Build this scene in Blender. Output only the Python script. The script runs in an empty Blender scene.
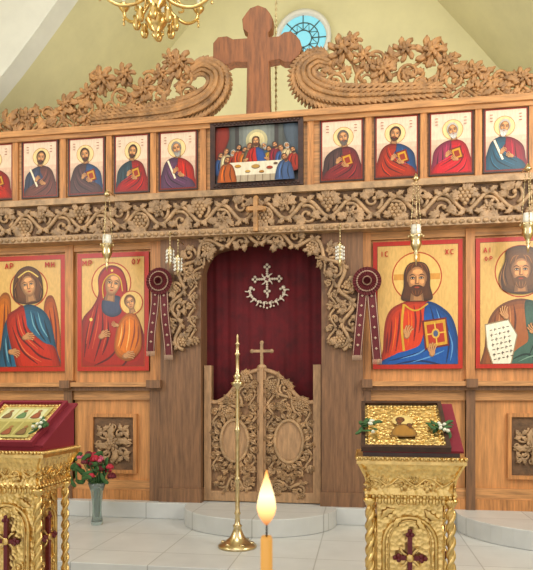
import bpy, math, random
from mathutils import Vector, Matrix
random.seed(7)
sin,cos,pi=math.sin,math.cos,math.pi
TH=math.radians(9); F=600.; PX0=266.5; PY0=395.
CAM=Vector((6*sin(TH),-6*cos(TH),1.40))
def W(px,py,Y=0.0):
    u=(px-PX0)/F; v=(PY0-py)/F
    dx=-sin(TH)+u*cos(TH); dy=cos(TH)+u*sin(TH)
    t=(Y-CAM.y)/dy
    return CAM.x+t*dx, CAM.z+t*v
def X(px,Y=0.0): return W(px,395,Y)[0]
E=1.40
def lin(c):
    return tuple(((x/255.)/12.92 if x/255.<=0.04045 else ((x/255.+0.055)/1.055)**2.4) for x in c[:3])+(1.0,)
# ---------------------------------------------------------------- materials
def mk(name,col,rough=.6,metal=0.,var=.0,nscale=8.,stretch=(1,1,1),bump=0.,bscale=30.,emit=None,estr=0.,kind=None,coat=0.,trans=0.):
    m=bpy.data.materials.new(name); m.use_nodes=True
    nt=m.node_tree; b=nt.nodes['Principled BSDF']
    b.inputs['Base Color'].default_value=lin(col); b.inputs['Roughness'].default_value=rough
    b.inputs['Metallic'].default_value=metal
    if coat: b.inputs['Coat Weight'].default_value=coat
    if trans: b.inputs['Transmission Weight'].default_value=trans
    tc=nt.nodes.new('ShaderNodeTexCoord'); mp=nt.nodes.new('ShaderNodeMapping')
    mp.inputs['Scale'].default_value=stretch
    nt.links.new(tc.outputs['Object'],mp.inputs['Vector'])
    if var>0:
        n=nt.nodes.new('ShaderNodeTexNoise'); n.inputs['Scale'].default_value=nscale; n.inputs['Detail'].default_value=6; n.inputs['Roughness'].default_value=.65
        nt.links.new(mp.outputs['Vector'],n.inputs['Vector'])
        r=nt.nodes.new('ShaderNodeValToRGB')
        r.color_ramp.elements[0].position=.3; r.color_ramp.elements[1].position=.7
        r.color_ramp.elements[0].color=lin([x*(1-var) for x in col]); r.color_ramp.elements[1].color=lin([min(255,x*(1+var*.6)) for x in col])
        nt.links.new(n.outputs['Fac'],r.inputs['Fac']); nt.links.new(r.outputs['Color'],b.inputs['Base Color'])
    if bump>0:
        if kind=='voro':
            n2=nt.nodes.new('ShaderNodeTexVoronoi'); out=n2.outputs['Distance']
        else:
            n2=nt.nodes.new('ShaderNodeTexNoise'); n2.inputs['Detail'].default_value=4; out=n2.outputs['Fac']
        n2.inputs['Scale'].default_value=bscale
        nt.links.new(mp.outputs['Vector'],n2.inputs['Vector'])
        bp=nt.nodes.new('ShaderNodeBump'); bp.inputs['Strength'].default_value=bump; bp.inputs['Distance'].default_value=.02
        nt.links.new(out,bp.inputs['Height']); nt.links.new(bp.outputs['Normal'],b.inputs['Normal'])
    if emit:
        b.inputs['Emission Color'].default_value=lin(emit); b.inputs['Emission Strength'].default_value=estr
    return m
WOOD_O=mk('oak_orange',(188,128,74),.5,var=.24,nscale=5,stretch=(9,9,.7),bump=.1,bscale=20)
WOOD_H=mk('oak_horizontal',(192,138,86),.5,var=.24,nscale=5,stretch=(.7,9,9),bump=.1,bscale=20)
WOOD_P=mk('panel_pine',(204,142,84),.5,var=.18,nscale=4,stretch=(7,7,.6))
WOOD_D=mk('oak_dark',(124,88,60),.55,var=.25,nscale=5,stretch=(9,9,.7),bump=.1,bscale=20)
CARVE=mk('carved_oak',(172,138,101),.5,var=.25,nscale=9,bump=.25,bscale=60)
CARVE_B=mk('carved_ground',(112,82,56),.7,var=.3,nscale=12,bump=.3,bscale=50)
DOOR_B=mk('door_ground',(142,106,74),.65,var=.25,nscale=10,stretch=(4,4,1),bump=.25,bscale=50)
CARVE_C=mk('carved_crest_oak',(174,128,80),.5,var=.28,nscale=9,bump=.25,bscale=60)
DOORW=mk('door_oak',(172,134,97),.5,var=.2,nscale=6,stretch=(5,5,1),bump=.15,bscale=40)
CROSSW=mk('cross_wood',(142,86,48),.55,var=.25,nscale=5,stretch=(6,6,.8))
DARKW=mk('dark_frame',(58,32,22),.4,var=.3,nscale=20)
BRASS=mk('brass',(226,192,124),.3,1.,var=.15,nscale=20)
PALEB=mk('pale_brass',(214,194,150),.28,1.,var=.15,nscale=20)
GOLDP=mk('chased_gilt',(236,202,132),.36,1.,var=.12,nscale=30,bump=.4,bscale=45,kind='voro')
SILV=mk('silver_thread',(205,190,170),.4,.4)
VELV=mk('red_velvet',(92,9,20),.85,var=.25,nscale=6)
BURG=mk('burgundy_enamel',(96,16,26),.45)
RIB=mk('ribbon_red',(92,18,26),.7)
RIBW=mk('ribbon_lace',(186,156,134),.7)
WALL=mk('wall_plaster',(214,206,160),.9,var=.04,nscale=1.5)
CEIL=mk('ceiling_plaster',(206,198,154),.9,var=.05,nscale=1.5)
WHITE=mk('white_plaster',(218,216,204),.9,var=.04,nscale=2)
GREEN=mk('leaf_green',(52,92,40),.6,var=.3,nscale=30)
ROSE=mk('rose_red',(172,28,52),.6,var=.2,nscale=40)
PINK=mk('rose_pink',(214,96,130),.6,var=.2,nscale=40)
DRED=mk('rose_dark',(104,16,34),.6,var=.2,nscale=40)
WFL=mk('white_petals',(225,225,205),.7)
GLASS=mk('vase_glass',(215,230,225),.05,trans=.85)
WAX=mk('candle_wax',(226,170,84),.5,emit=(220,130,40),estr=.15)
WICK=mk('wick',(30,20,15),.9)
SAND=mk('sand',(190,165,120),.95,var=.2,nscale=60)
STAIN=mk('stained_glass',(110,180,200),.3,emit=(110,180,190),estr=.7)
LEAD=mk('window_lead',(70,90,90),.6)
CLOTH=mk('burgundy_cloth',(122,22,40),.85)
CLR=mk('clear_glass',(225,222,210),.1,coat=.5)
# painted
PAINT=bpy.data.materials.new('icon_paint'); PAINT.use_nodes=True
nt=PAINT.node_tree; b=nt.nodes['Principled BSDF']; b.inputs['Roughness'].default_value=.42
at=nt.nodes.new('ShaderNodeAttribute'); at.attribute_name='Col'
tc=nt.nodes.new('ShaderNodeTexCoord'); mp=nt.nodes.new('ShaderNodeMapping'); mp.inputs['Scale'].default_value=(3.2,1,1.0); mp.inputs['Rotation'].default_value=(0,.35,0)
nt.links.new(tc.outputs['Object'],mp.inputs['Vector'])
nz=nt.nodes.new('ShaderNodeTexNoise'); nz.inputs['Scale'].default_value=15; nz.inputs['Detail'].default_value=5; nz.inputs['Distortion'].default_value=.6
nt.links.new(mp.outputs['Vector'],nz.inputs['Vector'])
rp=nt.nodes.new('ShaderNodeValToRGB'); rp.color_ramp.elements[0].position=.36; rp.color_ramp.elements[0].color=(.55,.52,.50,1); rp.color_ramp.elements[1].position=.62; rp.color_ramp.elements[1].color=(1.0,1.0,1.0,1)
nt.links.new(nz.outputs['Fac'],rp.inputs['Fac'])
mx=nt.nodes.new('ShaderNodeMix'); mx.data_type='RGBA'; mx.blend_type='MULTIPLY'; mx.inputs['Factor'].default_value=.32
nt.links.new(at.outputs['Color'],mx.inputs['A']); nt.links.new(rp.outputs['Color'],mx.inputs['B'])
hs=nt.nodes.new('ShaderNodeHueSaturation'); hs.inputs['Saturation'].default_value=1.1
nt.links.new(mx.outputs['Result'],hs.inputs['Color']); nt.links.new(hs.outputs['Color'],b.inputs['Base Color'])
def tile(name,c1,c2,mort,sx=.6,sy=.6):
    m=bpy.data.materials.new(name); m.use_nodes=True; nt=m.node_tree; b=nt.nodes['Principled BSDF']; b.inputs['Roughness'].default_value=.35
    tc=nt.nodes.new('ShaderNodeTexCoord'); br=nt.nodes.new('ShaderNodeTexBrick')
    br.offset=0; br.inputs['Color1'].default_value=lin(c1); br.inputs['Color2'].default_value=lin(c2); br.inputs['Mortar'].default_value=lin(mort)
    br.inputs['Scale'].default_value=1; br.inputs['Mortar Size'].default_value=.005; br.inputs['Brick Width'].default_value=sx; br.inputs['Row Height'].default_value=sy
    nt.links.new(tc.outputs['Object'],br.inputs['Vector'])
    n=nt.nodes.new('ShaderNodeTexNoise'); n.inputs['Scale'].default_value=5; n.inputs['Detail'].default_value=8
    nt.links.new(tc.outputs['Object'],n.inputs['Vector'])
    mx=nt.nodes.new('ShaderNodeMix'); mx.data_type='RGBA'; mx.blend_type='MULTIPLY'; mx.inputs['Factor'].default_value=.25
    nt.links.new(br.outputs['Color'],mx.inputs['A']); nt.links.new(n.outputs['Fac'],mx.inputs['B']); nt.links.new(mx.outputs['Result'],b.inputs['Base Color'])
    return m
TILE=tile('floor_tile',(210,211,208),(203,204,202),(168,168,164))
# ---------------------------------------------------------------- mesh builder
class MB:
    def __init__(s): s.v=[];s.f=[];s.m=[];s.sm=[];s.c=[];s.mats=[];s.M=Matrix.Identity(4)
    def add(s,vs,fs,mat,smooth=False,col=None):
        if mat not in s.mats: s.mats.append(mat)
        k=s.mats.index(mat); o=len(s.v)
        for p in vs: s.v.append(s.M@Vector(p))
        for f in fs:
            s.f.append([i+o for i in f]); s.m.append(k); s.sm.append(smooth); s.c.append(col)
    def box(s,x0,x1,y0,y1,z0,z1,mat):
        vs=[(x0,y0,z0),(x1,y0,z0),(x1,y1,z0),(x0,y1,z0),(x0,y0,z1),(x1,y0,z1),(x1,y1,z1),(x0,y1,z1)]
        s.add(vs,[(0,3,2,1),(4,5,6,7),(0,1,5,4),(1,2,6,5),(2,3,7,6),(3,0,4,7)],mat)
    def prism(s,poly,y0,y1,mat):
        n=len(poly); vs=[(x,y0,z) for x,z in poly]+[(x,y1,z) for x,z in poly]
        fs=[list(range(n)),list(range(2*n-1,n-1,-1))]+[(i,i+n,(i+1)%n+n,(i+1)%n) for i in range(n)]
        s.add(vs,fs,mat)
    def tube(s,pts,r,mat,n=6,caps=True):
        pts=[Vector(p) for p in pts]; N=len(pts)
        if not isinstance(r,(list,tuple)): r=[r]*N
        vs=[];fs=[]; up=None
        for i,p in enumerate(pts):
            t=(pts[min(i+1,N-1)]-pts[max(i-1,0)])
            if t.length<1e-9: t=Vector((0,0,1))
            t.normalize()
            if up is None: up=Vector((0,1,0)) if abs(t.y)<.9 else Vector((1,0,0))
            a=t.cross(up); 
            if a.length<1e-6: a=t.cross(Vector((1,0,.1)))
            a.normalize(); bb=a.cross(t); up=bb
            for k in range(n):
                q=2*pi*k/n; vs.append(p+a*(r[i]*cos(q))+bb*(r[i]*sin(q)))
        for i in range(N-1):
            for k in range(n): fs.append((i*n+k,i*n+(k+1)%n,(i+1)*n+(k+1)%n,(i+1)*n+k))
        if caps: fs.append(list(range(n))[::-1]); fs.append([(N-1)*n+k for k in range(n)])
        s.add(vs,fs,mat,True)
    def lathe(s,cx,cy,prof,mat,n=24,smooth=True):
        vs=[];fs=[]
        for r,z in prof:
            for k in range(n): vs.append((cx+r*cos(2*pi*k/n),cy+r*sin(2*pi*k/n),z))
        for i in range(len(prof)-1):
            for k in range(n): fs.append((i*n+k,i*n+(k+1)%n,(i+1)*n+(k+1)%n,(i+1)*n+k))
        fs.append(list(range(n))[::-1]); fs.append([(len(prof)-1)*n+k for k in range(n)])
        s.add(vs,fs,mat,smooth)
    def ell(s,c,r,mat,nu=8,nv=6):
        vs=[(c[0],c[1],c[2]+r[2])]
        for i in range(1,nv):
            p=pi*i/nv
            for k in range(nu):
                q=2*pi*k/nu; vs.append((c[0]+r[0]*sin(p)*cos(q),c[1]+r[1]*sin(p)*sin(q),c[2]+r[2]*cos(p)))
        vs.append((c[0],c[1],c[2]-r[2])); fs=[]
        for k in range(nu): fs.append((0,1+k,1+(k+1)%nu))
        for i in range(nv-2):
            for k in range(nu): fs.append((1+i*nu+k,1+(i+1)*nu+k,1+(i+1)*nu+(k+1)%nu,1+i*nu+(k+1)%nu))
        L=len(vs)-1
        for k in range(nu): fs.append((L,1+(nv-2)*nu+(k+1)%nu,1+(nv-2)*nu+k))
        s.add(vs,fs,mat,True)
    def leaf(s,x,z,ang,L,wd,y,d,mat,lobes=3):
        st=9; vs=[];fs=[]
        for i in range(st+1):
            t=i/st; w=wd*.5*sin(pi*min(1,t*.92+.06))**.8*(1+.3*cos(2*pi*lobes*t))
            if i==st: w=0.001
            bend=.12*L*sin(pi*t)
            for sd,dd in ((-1,0),(-.45,-.9),(0,-.35),(.45,-.9),(1,0),(0,.35)):
                a=t*L; bq=w*sd+bend
                vs.append((x+a*cos(ang)-bq*sin(ang), y+dd*d-d*.5*sin(pi*t), z+a*sin(ang)+bq*cos(ang)))
        for i in range(st):
            for k in range(6): fs.append((i*6+k,i*6+(k+1)%6,(i+1)*6+(k+1)%6,(i+1)*6+k))
        s.add(vs,fs,mat,True)
    def spiral(s,x,z,R,a0,turns,dr,y,r,mat):
        n=int(14*turns)+4; pts=[];rr=[]
        for i in range(n+1):
            t=i/n; a=a0+dr*2*pi*turns*t; q=R*(1-.8*t)
            pts.append((x+q*cos(a),y-r*.6*t,z+q*sin(a))); rr.append(r*(1-.35*t))
        s.tube(pts,rr,mat,6)
        e=pts[-1]; s.ell((e[0],e[1]-r*.2,e[2]),(r*1.3,r*1.2,r*1.3),mat,6,5)
    def grapes(s,x,z,sz,y,mat,ang=-pi/2):
        r=sz*.17
        for row,cnt in enumerate((3,4,3,2,1)):
            for k in range(cnt):
                a=(row-1.6)*r*1.5; bq=(k-(cnt-1)/2)*r*1.8
                s.ell((x+a*cos(ang)-bq*sin(ang),y-r*.5,z+a*sin(ang)+bq*cos(ang)),(r,r*1.1,r),mat,6,5)
    def flower(s,x,z,R,y,mat,n=7):
        for k in range(n):
            a=2*pi*k/n
            s.leaf(x+R*.15*cos(a),z+R*.15*sin(a),a,R*.9,R*.62,y,R*.22,mat,1)
        for k in range(5):
            a=2*pi*k/5+.3; s.leaf(x,z,a,R*.55,R*.4,y-R*.2,R*.2,mat,1)
        s.ell((x,y-R*.35,z),(R*.2,R*.18,R*.2),mat)
    def build(s,name,bevel=0,parent=None):
        lo=Vector([min(v[i] for v in s.v) for i in range(3)]); hi=Vector([max(v[i] for v in s.v) for i in range(3)])
        c=Vector(((lo.x+hi.x)/2,(lo.y+hi.y)/2,lo.z))
        me=bpy.data.meshes.new(name); me.from_pydata([v-c for v in s.v],[],s.f)
        for m in s.mats: me.materials.append(m)
        me.polygons.foreach_set('material_index',s.m); me.polygons.foreach_set('use_smooth',s.sm)
        if any(q is not None for q in s.c):
            ca=me.color_attributes.new('Col','FLOAT_COLOR','CORNER')
            for p,q in zip(me.polygons,s.c):
                cc=q if q else (1,1,1,1)
                for l in p.loop_indices: ca.data[l].color=cc
        me.update()
        o=bpy.data.objects.new(name,me); o.location=c; bpy.context.scene.collection.objects.link(o)
        if bevel:
            bm=o.modifiers.new('bevel','BEVEL'); bm.width=bevel; bm.segments=2; bm.limit_method='ANGLE'; bm.angle_limit=math.radians(50)
        if parent: 
            o.parent=parent; o.location=c-parent.location
        return o
def catmull(pts,n=6,closed=False):
    out=[];N=len(pts); rng=range(N) if closed else range(N-1)
    for i in rng:
        g=(lambda j: pts[j%N]) if closed else (lambda j: pts[max(0,min(N-1,j))])
        p0,p1,p2,p3=g(i-1),g(i),g(i+1),g(i+2)
        for k in range(n):
            t=k/n
            out.append(tuple(.5*((2*p1[d])+(-p0[d]+p2[d])*t+(2*p0[d]-5*p1[d]+4*p2[d]-p3[d])*t*t+(-p0[d]+3*p1[d]-3*p2[d]+p3[d])*t**3) for d in range(len(p1))))
    if not closed: out.append(tuple(pts[-1]))
    return out
def resample(path,ds):
    out=[path[0]]; acc=0
    for a,bq in zip(path,path[1:]):
        L=math.dist(a,bq)
        if L==0: continue
        p=ds-acc
        while p<=L:
            t=p/L; out.append(tuple(a[d]+(bq[d]-a[d])*t for d in range(2))); p+=ds
        acc=L-(p-ds)
    return out
def vine(mb,path,wd,y,mat,lam,r,amp=.24,big=1.,nl=6):
    ds=.02; P=resample(path,ds); n=len(P)
    def fr(i):
        a=P[max(0,i-1)];c=P[min(n-1,i+1)]; dx,dz=c[0]-a[0],c[1]-a[1]; L=math.hypot(dx,dz) or 1
        return dx/L,dz/L
    stem=[]
    for i in range(n):
        tx,tz=fr(i); o=sin(2*pi*i*ds/lam)*wd*amp
        stem.append((P[i][0]-tz*o,y-r*.7,P[i][1]+tx*o))
    mb.tube(stem,r,mat,6)
    k=0
    while True:
        i=int((k+.5)*lam/2/ds)
        if i>=n: break
        tx,tz=fr(i); sg=1 if k%2==0 else -1; o=-sg*wd*.17
        cx=P[i][0]-tz*o; cz=P[i][1]+tx*o; ta=math.atan2(tz,tx)
        mb.spiral(cx,cz,wd*.27*big,ta+sg*pi/2+.5,1.25,-sg,y-r*.5,r*.85,mat)
        if k%3==0: mb.grapes(cx,cz,wd*.34*big,y-r*.8,mat,ta-pi/2)
        elif k%3==1: mb.flower(cx,cz,wd*.2*big,y-r,mat,6)
        for q in range(nl):
            a=ta+sg*pi/2+pi+random.uniform(-1.7,1.7)
            mb.leaf(cx+wd*.10*cos(a),cz+wd*.10*sin(a),a,wd*random.uniform(.26,.36),wd*.19,y-r*.4,r*1.4,mat)
        for q in (-1,1):
            a=ta+sg*pi/2+q*.9
            mb.leaf(P[i][0]-tz*sg*wd*.2,P[i][1]+tx*sg*wd*.2,a,wd*.28,wd*.17,y-r*.5,r*1.3,mat)
        k+=1
# ---------------------------------------------------------------- painter
def clip(poly,x0,y0,x1,y1):
    for ax,lim,sg in ((0,x0,1),(0,x1,-1),(1,y0,1),(1,y1,-1)):
        out=[];n=len(poly)
        for i in range(n):
            a=poly[i];c=poly[(i+1)%n]; da=(a[ax]-lim)*sg; dc=(c[ax]-lim)*sg
            if da>=0: out.append(a)
            if (da>=0)!=(dc>=0):
                t=da/(da-dc); out.append((a[0]+(c[0]-a[0])*t,a[1]+(c[1]-a[1])*t))
        poly=out
        if len(poly)<3: return []
    return poly
class Canvas:
    def __init__(s,mb,box,O,U,V,N,eps=.00012):
        s.mb=mb;s.b=box;s.O=Vector(O);s.U=Vector(U);s.V=Vector(V);s.N=Vector(N);s.e=eps;s.k=1;s.cl=box
    def P(s,x,y):
        x0,y0,x1,y1=s.b
        return s.O+s.U*((x-x0)/(x1-x0))+s.V*((y-y0)/(y1-y0))+s.N*(s.e*s.k)
    def poly(s,pts,col,bump=True):
        pts=clip(list(pts),*s.cl)
        if len(pts)<3: return
        s.mb.add([s.P(*p) for p in pts],[list(range(len(pts)))],PAINT,False,lin(col))
        if bump: s.k+=1
    def rect(s,a,b_,c,d,col): s.poly([(a,b_),(c,b_),(c,d),(a,d)],col)
    def blob(s,pts,col,n=5,shade=True):
        q=catmull(pts,n,True); s.poly(q,dk(col,.72) if shade else col)
        if shade:
            cx=sum(p[0] for p in q)/len(q); cy=sum(p[1] for p in q)/len(q)
            for sc,f in ((.93,.86),(.84,.97),(.7,1.07)):
                s.poly([(cx+(p[0]-cx)*sc,cy+(p[1]-cy)*sc) for p in q],dk(col,f))
    def ell(s,x,y,rx,ry,col,rot=0,n=22):
        s.poly([(x+rx*cos(t)*cos(rot)-ry*sin(t)*sin(rot),y+rx*cos(t)*sin(rot)+ry*sin(t)*cos(rot)) for t in [2*pi*k/n for k in range(n)]],col)
    def ring(s,x,y,r,w,col,n=30):
        for k in range(n):
            a,c=2*pi*k/n,2*pi*(k+1)/n
            s.poly([(x+r*cos(a),y+r*sin(a)),(x+r*cos(c),y+r*sin(c)),(x+(r-w)*cos(c),y+(r-w)*sin(c)),(x+(r-w)*cos(a),y+(r-w)*sin(a))],col,False)
        s.k+=1
    def line(s,pts,w,col,n=5,taper=False):
        if len(pts)>2: pts=catmull(pts,n)
        N=len(pts)-1
        for i in range(N):
            a,c=pts[i],pts[i+1]; dx,dy=c[0]-a[0],c[1]-a[1]; L=math.hypot(dx,dy) or 1
            w0=w*(sin(pi*(i+.15)/(N+.3)) if taper else 1); w1=w*(sin(pi*(i+1.15)/(N+1.3)) if taper else 1)
            nx,ny=-dy/L/2,dx/L/2
            s.poly([(a[0]+nx*w0,a[1]+ny*w0),(c[0]+nx*w1,c[1]+ny*w1),(c[0]-nx*w1,c[1]-ny*w1),(a[0]-nx*w0,a[1]-ny*w0)],col,False)
        s.k+=1
    def text(s,x,y,h,strokes,col,w=.5):
        for st in strokes: s.line([(x+p[0]*h,y+p[1]*h) for p in st],w,col,2)
def dk(c,f): return tuple(max(0,min(255,x*f)) for x in c)
def head(c,x,y,s,hair=(70,44,28),skin=(204,150,108),beard=True,bl=.9,longh=False,tilt=0.):
    def R(dx,dy): return (x+(dx*cos(tilt)-dy*sin(tilt))*s, y+(dx*sin(tilt)+dy*cos(tilt))*s)
    def E_(dx,dy,rx,ry,col): p=R(dx,dy); c.ell(p[0],p[1],rx*s,ry*s,col,tilt,18)
    if hair:
        if longh: c.blob([R(-.4,-1.02),R(.4,-1.02),R(.76,-.5),R(.8,.4),R(.95,1.15),R(.45,1.3),R(-.45,1.3),R(-.95,1.15),R(-.8,.4),R(-.76,-.5)],hair)
        else: E_(0,-.2,.74,.84,dk(hair,.85))
    c.poly([R(-.3,.4),R(.3,.4),R(.42,1.3),R(-.42,1.3)],dk(skin,.66)); c.poly([R(-.15,.6),R(.2,.6),R(.3,1.25),R(-.2,1.25)],dk(skin,.85))
    c.poly(catmull([R(-.3,-.78),R(.3,-.78),R(.58,-.3),R(.56,.2),R(.36,.68),R(0,.9),R(-.36,.68),R(-.56,.2),R(-.58,-.3)],4,True),dk(skin,.68))
    for rx,ry,f,ox in ((.5,.76,.8,.02),(.44,.68,.9,.04),(.36,.58,1.0,.06)): E_(ox,-.02,rx,ry,dk(skin,f))
    E_(.05,-.48,.3,.14,dk(skin,1.14)); E_(-.26,.12,.13,.13,dk(skin,1.12)); E_(.3,.12,.13,.13,dk(skin,1.15))
    if hair: c.poly(catmull([R(-.64,.0),R(-.62,-.6),R(-.3,-.98),R(0,-1.05),R(.3,-.98),R(.62,-.6),R(.64,.0),R(.52,-.42),R(.22,-.72),R(0,-.78),R(-.22,-.72),R(-.52,-.42)],4,True),hair)
    if hair and s>8:
        for q in (-.45,-.25,.25,.45): c.line([R(q*.5,-.98),R(q*1.1,-.85),R(q*1.5,-.45)],.05*s,dk(hair,1.6),3,True)
    if beard:
        bc=hair if beard is True else beard
        c.poly(catmull([R(-.56,.08),R(-.44,.42),R(-.24,.38),R(0,.34),R(.24,.38),R(.44,.42),R(.56,.08),R(.5,.6),R(.24,.66+bl*.42),R(0,.76+bl*.45),R(-.24,.66+bl*.42),R(-.5,.6)],4,True),bc)
        if s>5:
            for q in (-.3,-.1,.12,.3): c.line([R(q,.62),R(q*.9,.62+bl*.25),R(q*.5,.7+bl*.38)],.045*s,dk(bc,1.5),3,True)
        c.line([R(-.3,.46),R(-.15,.36),R(0,.38),R(.15,.36),R(.3,.46)],.09*s,dk(bc,.9),3)
    E_(0,.47,.15,.05,(164,78,62))
    for q in (-1,1):
        c.line([R(q*.08,-.22),R(q*.28,-.32),R(q*.46,-.22)],.06*s,dk(skin,.32),3,True)
        E_(q*.26,-.1,.15,.09,dk(skin,.62)); E_(q*.26,-.1,.11,.05,(226,208,180)); E_(q*.26,-.11,.06,.06,(36,22,16))
        c.line([R(q*.12,-.1),R(q*.26,-.17),R(q*.4,-.09)],.04*s,dk(skin,.3),3)
    c.line([R(-.06,-.2),R(-.07,.1),R(-.1,.2)],.06*s,dk(skin,.62),3); c.line([R(.03,-.2),R(.03,.05),R(.02,.2)],.06*s,dk(skin,1.2),3); c.line([R(-.11,.22),R(0,.26),R(.11,.22)],.05*s,dk(skin,.5),3)
def hand(c,x,y,s,ang,skin=(200,148,106)):
    s*=.82
    c.ell(x,y,.55*s,.42*s,dk(skin,.75),ang,14); c.ell(x+.05*s,y-.05*s,.45*s,.33*s,skin,ang,14)
    for k in range(4):
        a=ang+(k-1.5)*.16; L=s*(.95,1.1,1.05,.85)[k]; bx,by=x+.3*s*cos(ang)-(k-1.5)*.19*s*sin(ang),y+.3*s*sin(ang)+(k-1.5)*.19*s*cos(ang)
        c.line([(bx,by),(bx+L*.6*cos(a),by+L*.6*sin(a)),(bx+L*cos(a+.2),by+L*sin(a+.2))],.2*s,dk(skin,.78),2)
        c.line([(bx,by),(bx+L*.6*cos(a),by+L*.6*sin(a)),(bx+L*.95*cos(a+.2),by+L*.95*sin(a+.2))],.12*s,dk(skin,1.06),2)
    a=ang-1.1; c.line([(x,y),(x+.5*s*cos(a),y+.5*s*sin(a)),(x+.85*s*cos(a+.4),y+.85*s*sin(a+.4))],.2*s,skin,2)
def folds(c,lines,col,w=.8):
    for l in lines: c.line(l,w*1.3,col,4,True)
M_=[[(0,1),(0,0)],[(0,0),(.35,.6)],[(.35,.6),(.7,0)],[(.7,0),(.7,1)]]
P_=[[(0,1),(0,0)],[(0,0),(.5,.05),(.5,.5),(0,.55)]]
I_=[[(0,0),(0,1)]]; C_=[[(.6,.1),(.1,.1),(.1,.9),(.6,.9)]]; X_=[[(0,0),(.6,1)],[(.6,0),(0,1)]]
O_=[[(.3,0),(.6,.5),(.3,1),(0,.5),(.3,0)]]; Y_=[[(0,0),(.3,.5)],[(.6,0),(.1,1)]]; A_=[[(0,1),(.3,0)],[(.3,0),(.6,1)],[(.1,.6),(.5,.6)]]
H_=[[(0,0),(0,1)],[(.5,0),(.5,1)],[(0,.5),(.5,.5)]]
# ---------------------------------------------------------------- ROOM
def shell(name,fn,bevel=0):
    m=MB(); fn(m); return m.build(name,bevel)
shell('floor',lambda m:m.box(-4.2,4.2,-7,3,-.1,0,TILE))
m=MB(); m.box(-3.97,3.97,-1.75,2.57,.001,.16,TILE); m.build('solea_step',.006)
def dais(m):
    m.box(-3.95,3.95,-.16,2.55,.161,.32,TILE)
    def half(cx,r):
        p=[(cx+r*cos(a),-.16-r*.88*sin(a)) for a in [pi*k/28 for k in range(29)]]
        vs=[(x,y,.161) for x,y in p]+[(x,y,.32) for x,y in p]; n=len(p)
        m.add(vs,[list(range(n))[::-1],list(range(n,2*n))]+[(i,i+1,n+i+1,n+i) for i in range(n-1)]+[(n-1,0,n,2*n-1)],TILE)
    half(X(263),.74); half(2.75,.95); half(-3.1,.75)
m=MB(); dais(m); m.build('ambo_dais',.006)
shell('wall_back',lambda m:m.box(-4.2,4.2,2.6,2.8,0,9.2,WALL))
shell('wall_left',lambda m:m.box(-4.2,-4.0,-7,2.6,0,9,WALL))
shell('wall_right',lambda m:m.box(4.0,4.2,-7,2.6,0,9,WALL))
VP=catmull([(-4.0,4.15),(-3.0,5.15),(-1.9,6.45),(-.9,7.5),(.15,8.1),(1.25,7.6),(2.2,6.55),(3.1,5.45),(4.0,4.6)],4)
m=MB()
for (a,c) in zip(VP,VP[1:]): m.prism([a,c,(c[0],9.0),(a[0],9.0)],.35,.6,WHITE)
m.build('wall_arch')
m=MB(); n=len(VP)
for dz in (0,.1): m.add([(x,.6,z+dz) for x,z in VP]+[(x,2.6,z+dz) for x,z in VP],[(i,i+1,n+i+1,n+i) for i in range(n-1)],CEIL,True)
m.build('ceiling_sanctuary')
shell('ceiling',lambda m:m.box(-4.2,4.2,-7,.35,9.0,9.15,CEIL))
m=MB(); wx,wz=W(303,38,2.55); 
m.M=Matrix.Translation((wx,2.58,wz))@Matrix.Rotation(pi/2,4,'X')
m.lathe(0,0,[(.01,.0),(.34,.0),(.34,.01),(.01,.01)],STAIN,36,False)
m.lathe(0,0,[(.33,.0),(.40,.0),(.40,.06),(.36,.07),(.33,.05),(.33,.0)],WHITE,36)
for k in range(8):
    a=pi*k/4; m.tube([(.12*cos(a),.12*sin(a),.015),(.33*cos(a),.33*sin(a),.015)],.008,LEAD,5)
    m.tube([(.12*cos(a),.12*sin(a),.015),(.22*cos(a+.4),.22*sin(a+.4),.015),(.12*cos(a+.78),.12*sin(a+.78),.015)],.006,LEAD,5)
for R in (.12,.225):
    m.tube([(R*cos(q),R*sin(q),.015) for q in [2*pi*k/24 for k in range(25)]],.008,LEAD,5)
m.build('window_1')
# ---------------------------------------------------------------- ICONOSTASIS
XL,XR=-3.93,3.93
zF0,zF1,zT=E+1.60,E+1.98,E+2.78
zL=E+.12; zB=.32
m=MB()
xl,xr=X(163),X(363); ol,orr=X(203),X(322)
for a,c in ((XL,xl),(xr,XR)):
    m.box(a,c,.0,.08,zB,zF0,WOOD_P)
    m.box(a,c,-.05,.02,zB,zB+.1,WOOD_O)
    m.box(a,c,-.13,.02,zL-.035,zL+.01,WOOD_H); m.box(a,c,-.09,.02,zL-.075,zL-.035,WOOD_D)
    m.box(a,c,-.03,.02,zF0-.1,zF0,WOOD_H)
    m.box(a,c,-.035,.02,zL-.17,zL-.075,WOOD_H); m.box(a,c,-.035,.02,zB+.1,zB+.2,WOOD_H)
for p0,p1 in ((67,75),(152,164),(363,371),(465,474)):
    a,c=X(p0),X(p1); m.box(a,c,-.045,.03,zB,zF0,WOOD_O)
    m.box(a,c,-.07,.03,zB,zL-.07,WOOD_D)
    m.box(a-.01,c+.01,-.15,0,zL-.05,zL+.03,WOOD_D)
for a in (XL,XL+.6,XR-.08,XR-.5): m.box(a,a+.08,-.045,.03,zB,zF0,WOOD_O)
for a,c in ((xl,ol),(orr,xr)):
    m.box(a,c,-.08,.16,zB,zF0,WOOD_D)
    m.box(a-.01,c+.01,-.1,.16,zB,zB+.14,WOOD_D)
ax0,ax1=ol,orr
arc=catmull([(ax0,E+1.0),(ax0+.015,E+1.25),(ax0+.10,E+1.42),(ax0+.25,E+1.48),((ax0+ax1)/2,E+1.53),(ax1-.25,E+1.48),(ax1-.10,E+1.42),(ax1-.015,E+1.25),(ax1,E+1.0)],5)
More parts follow.
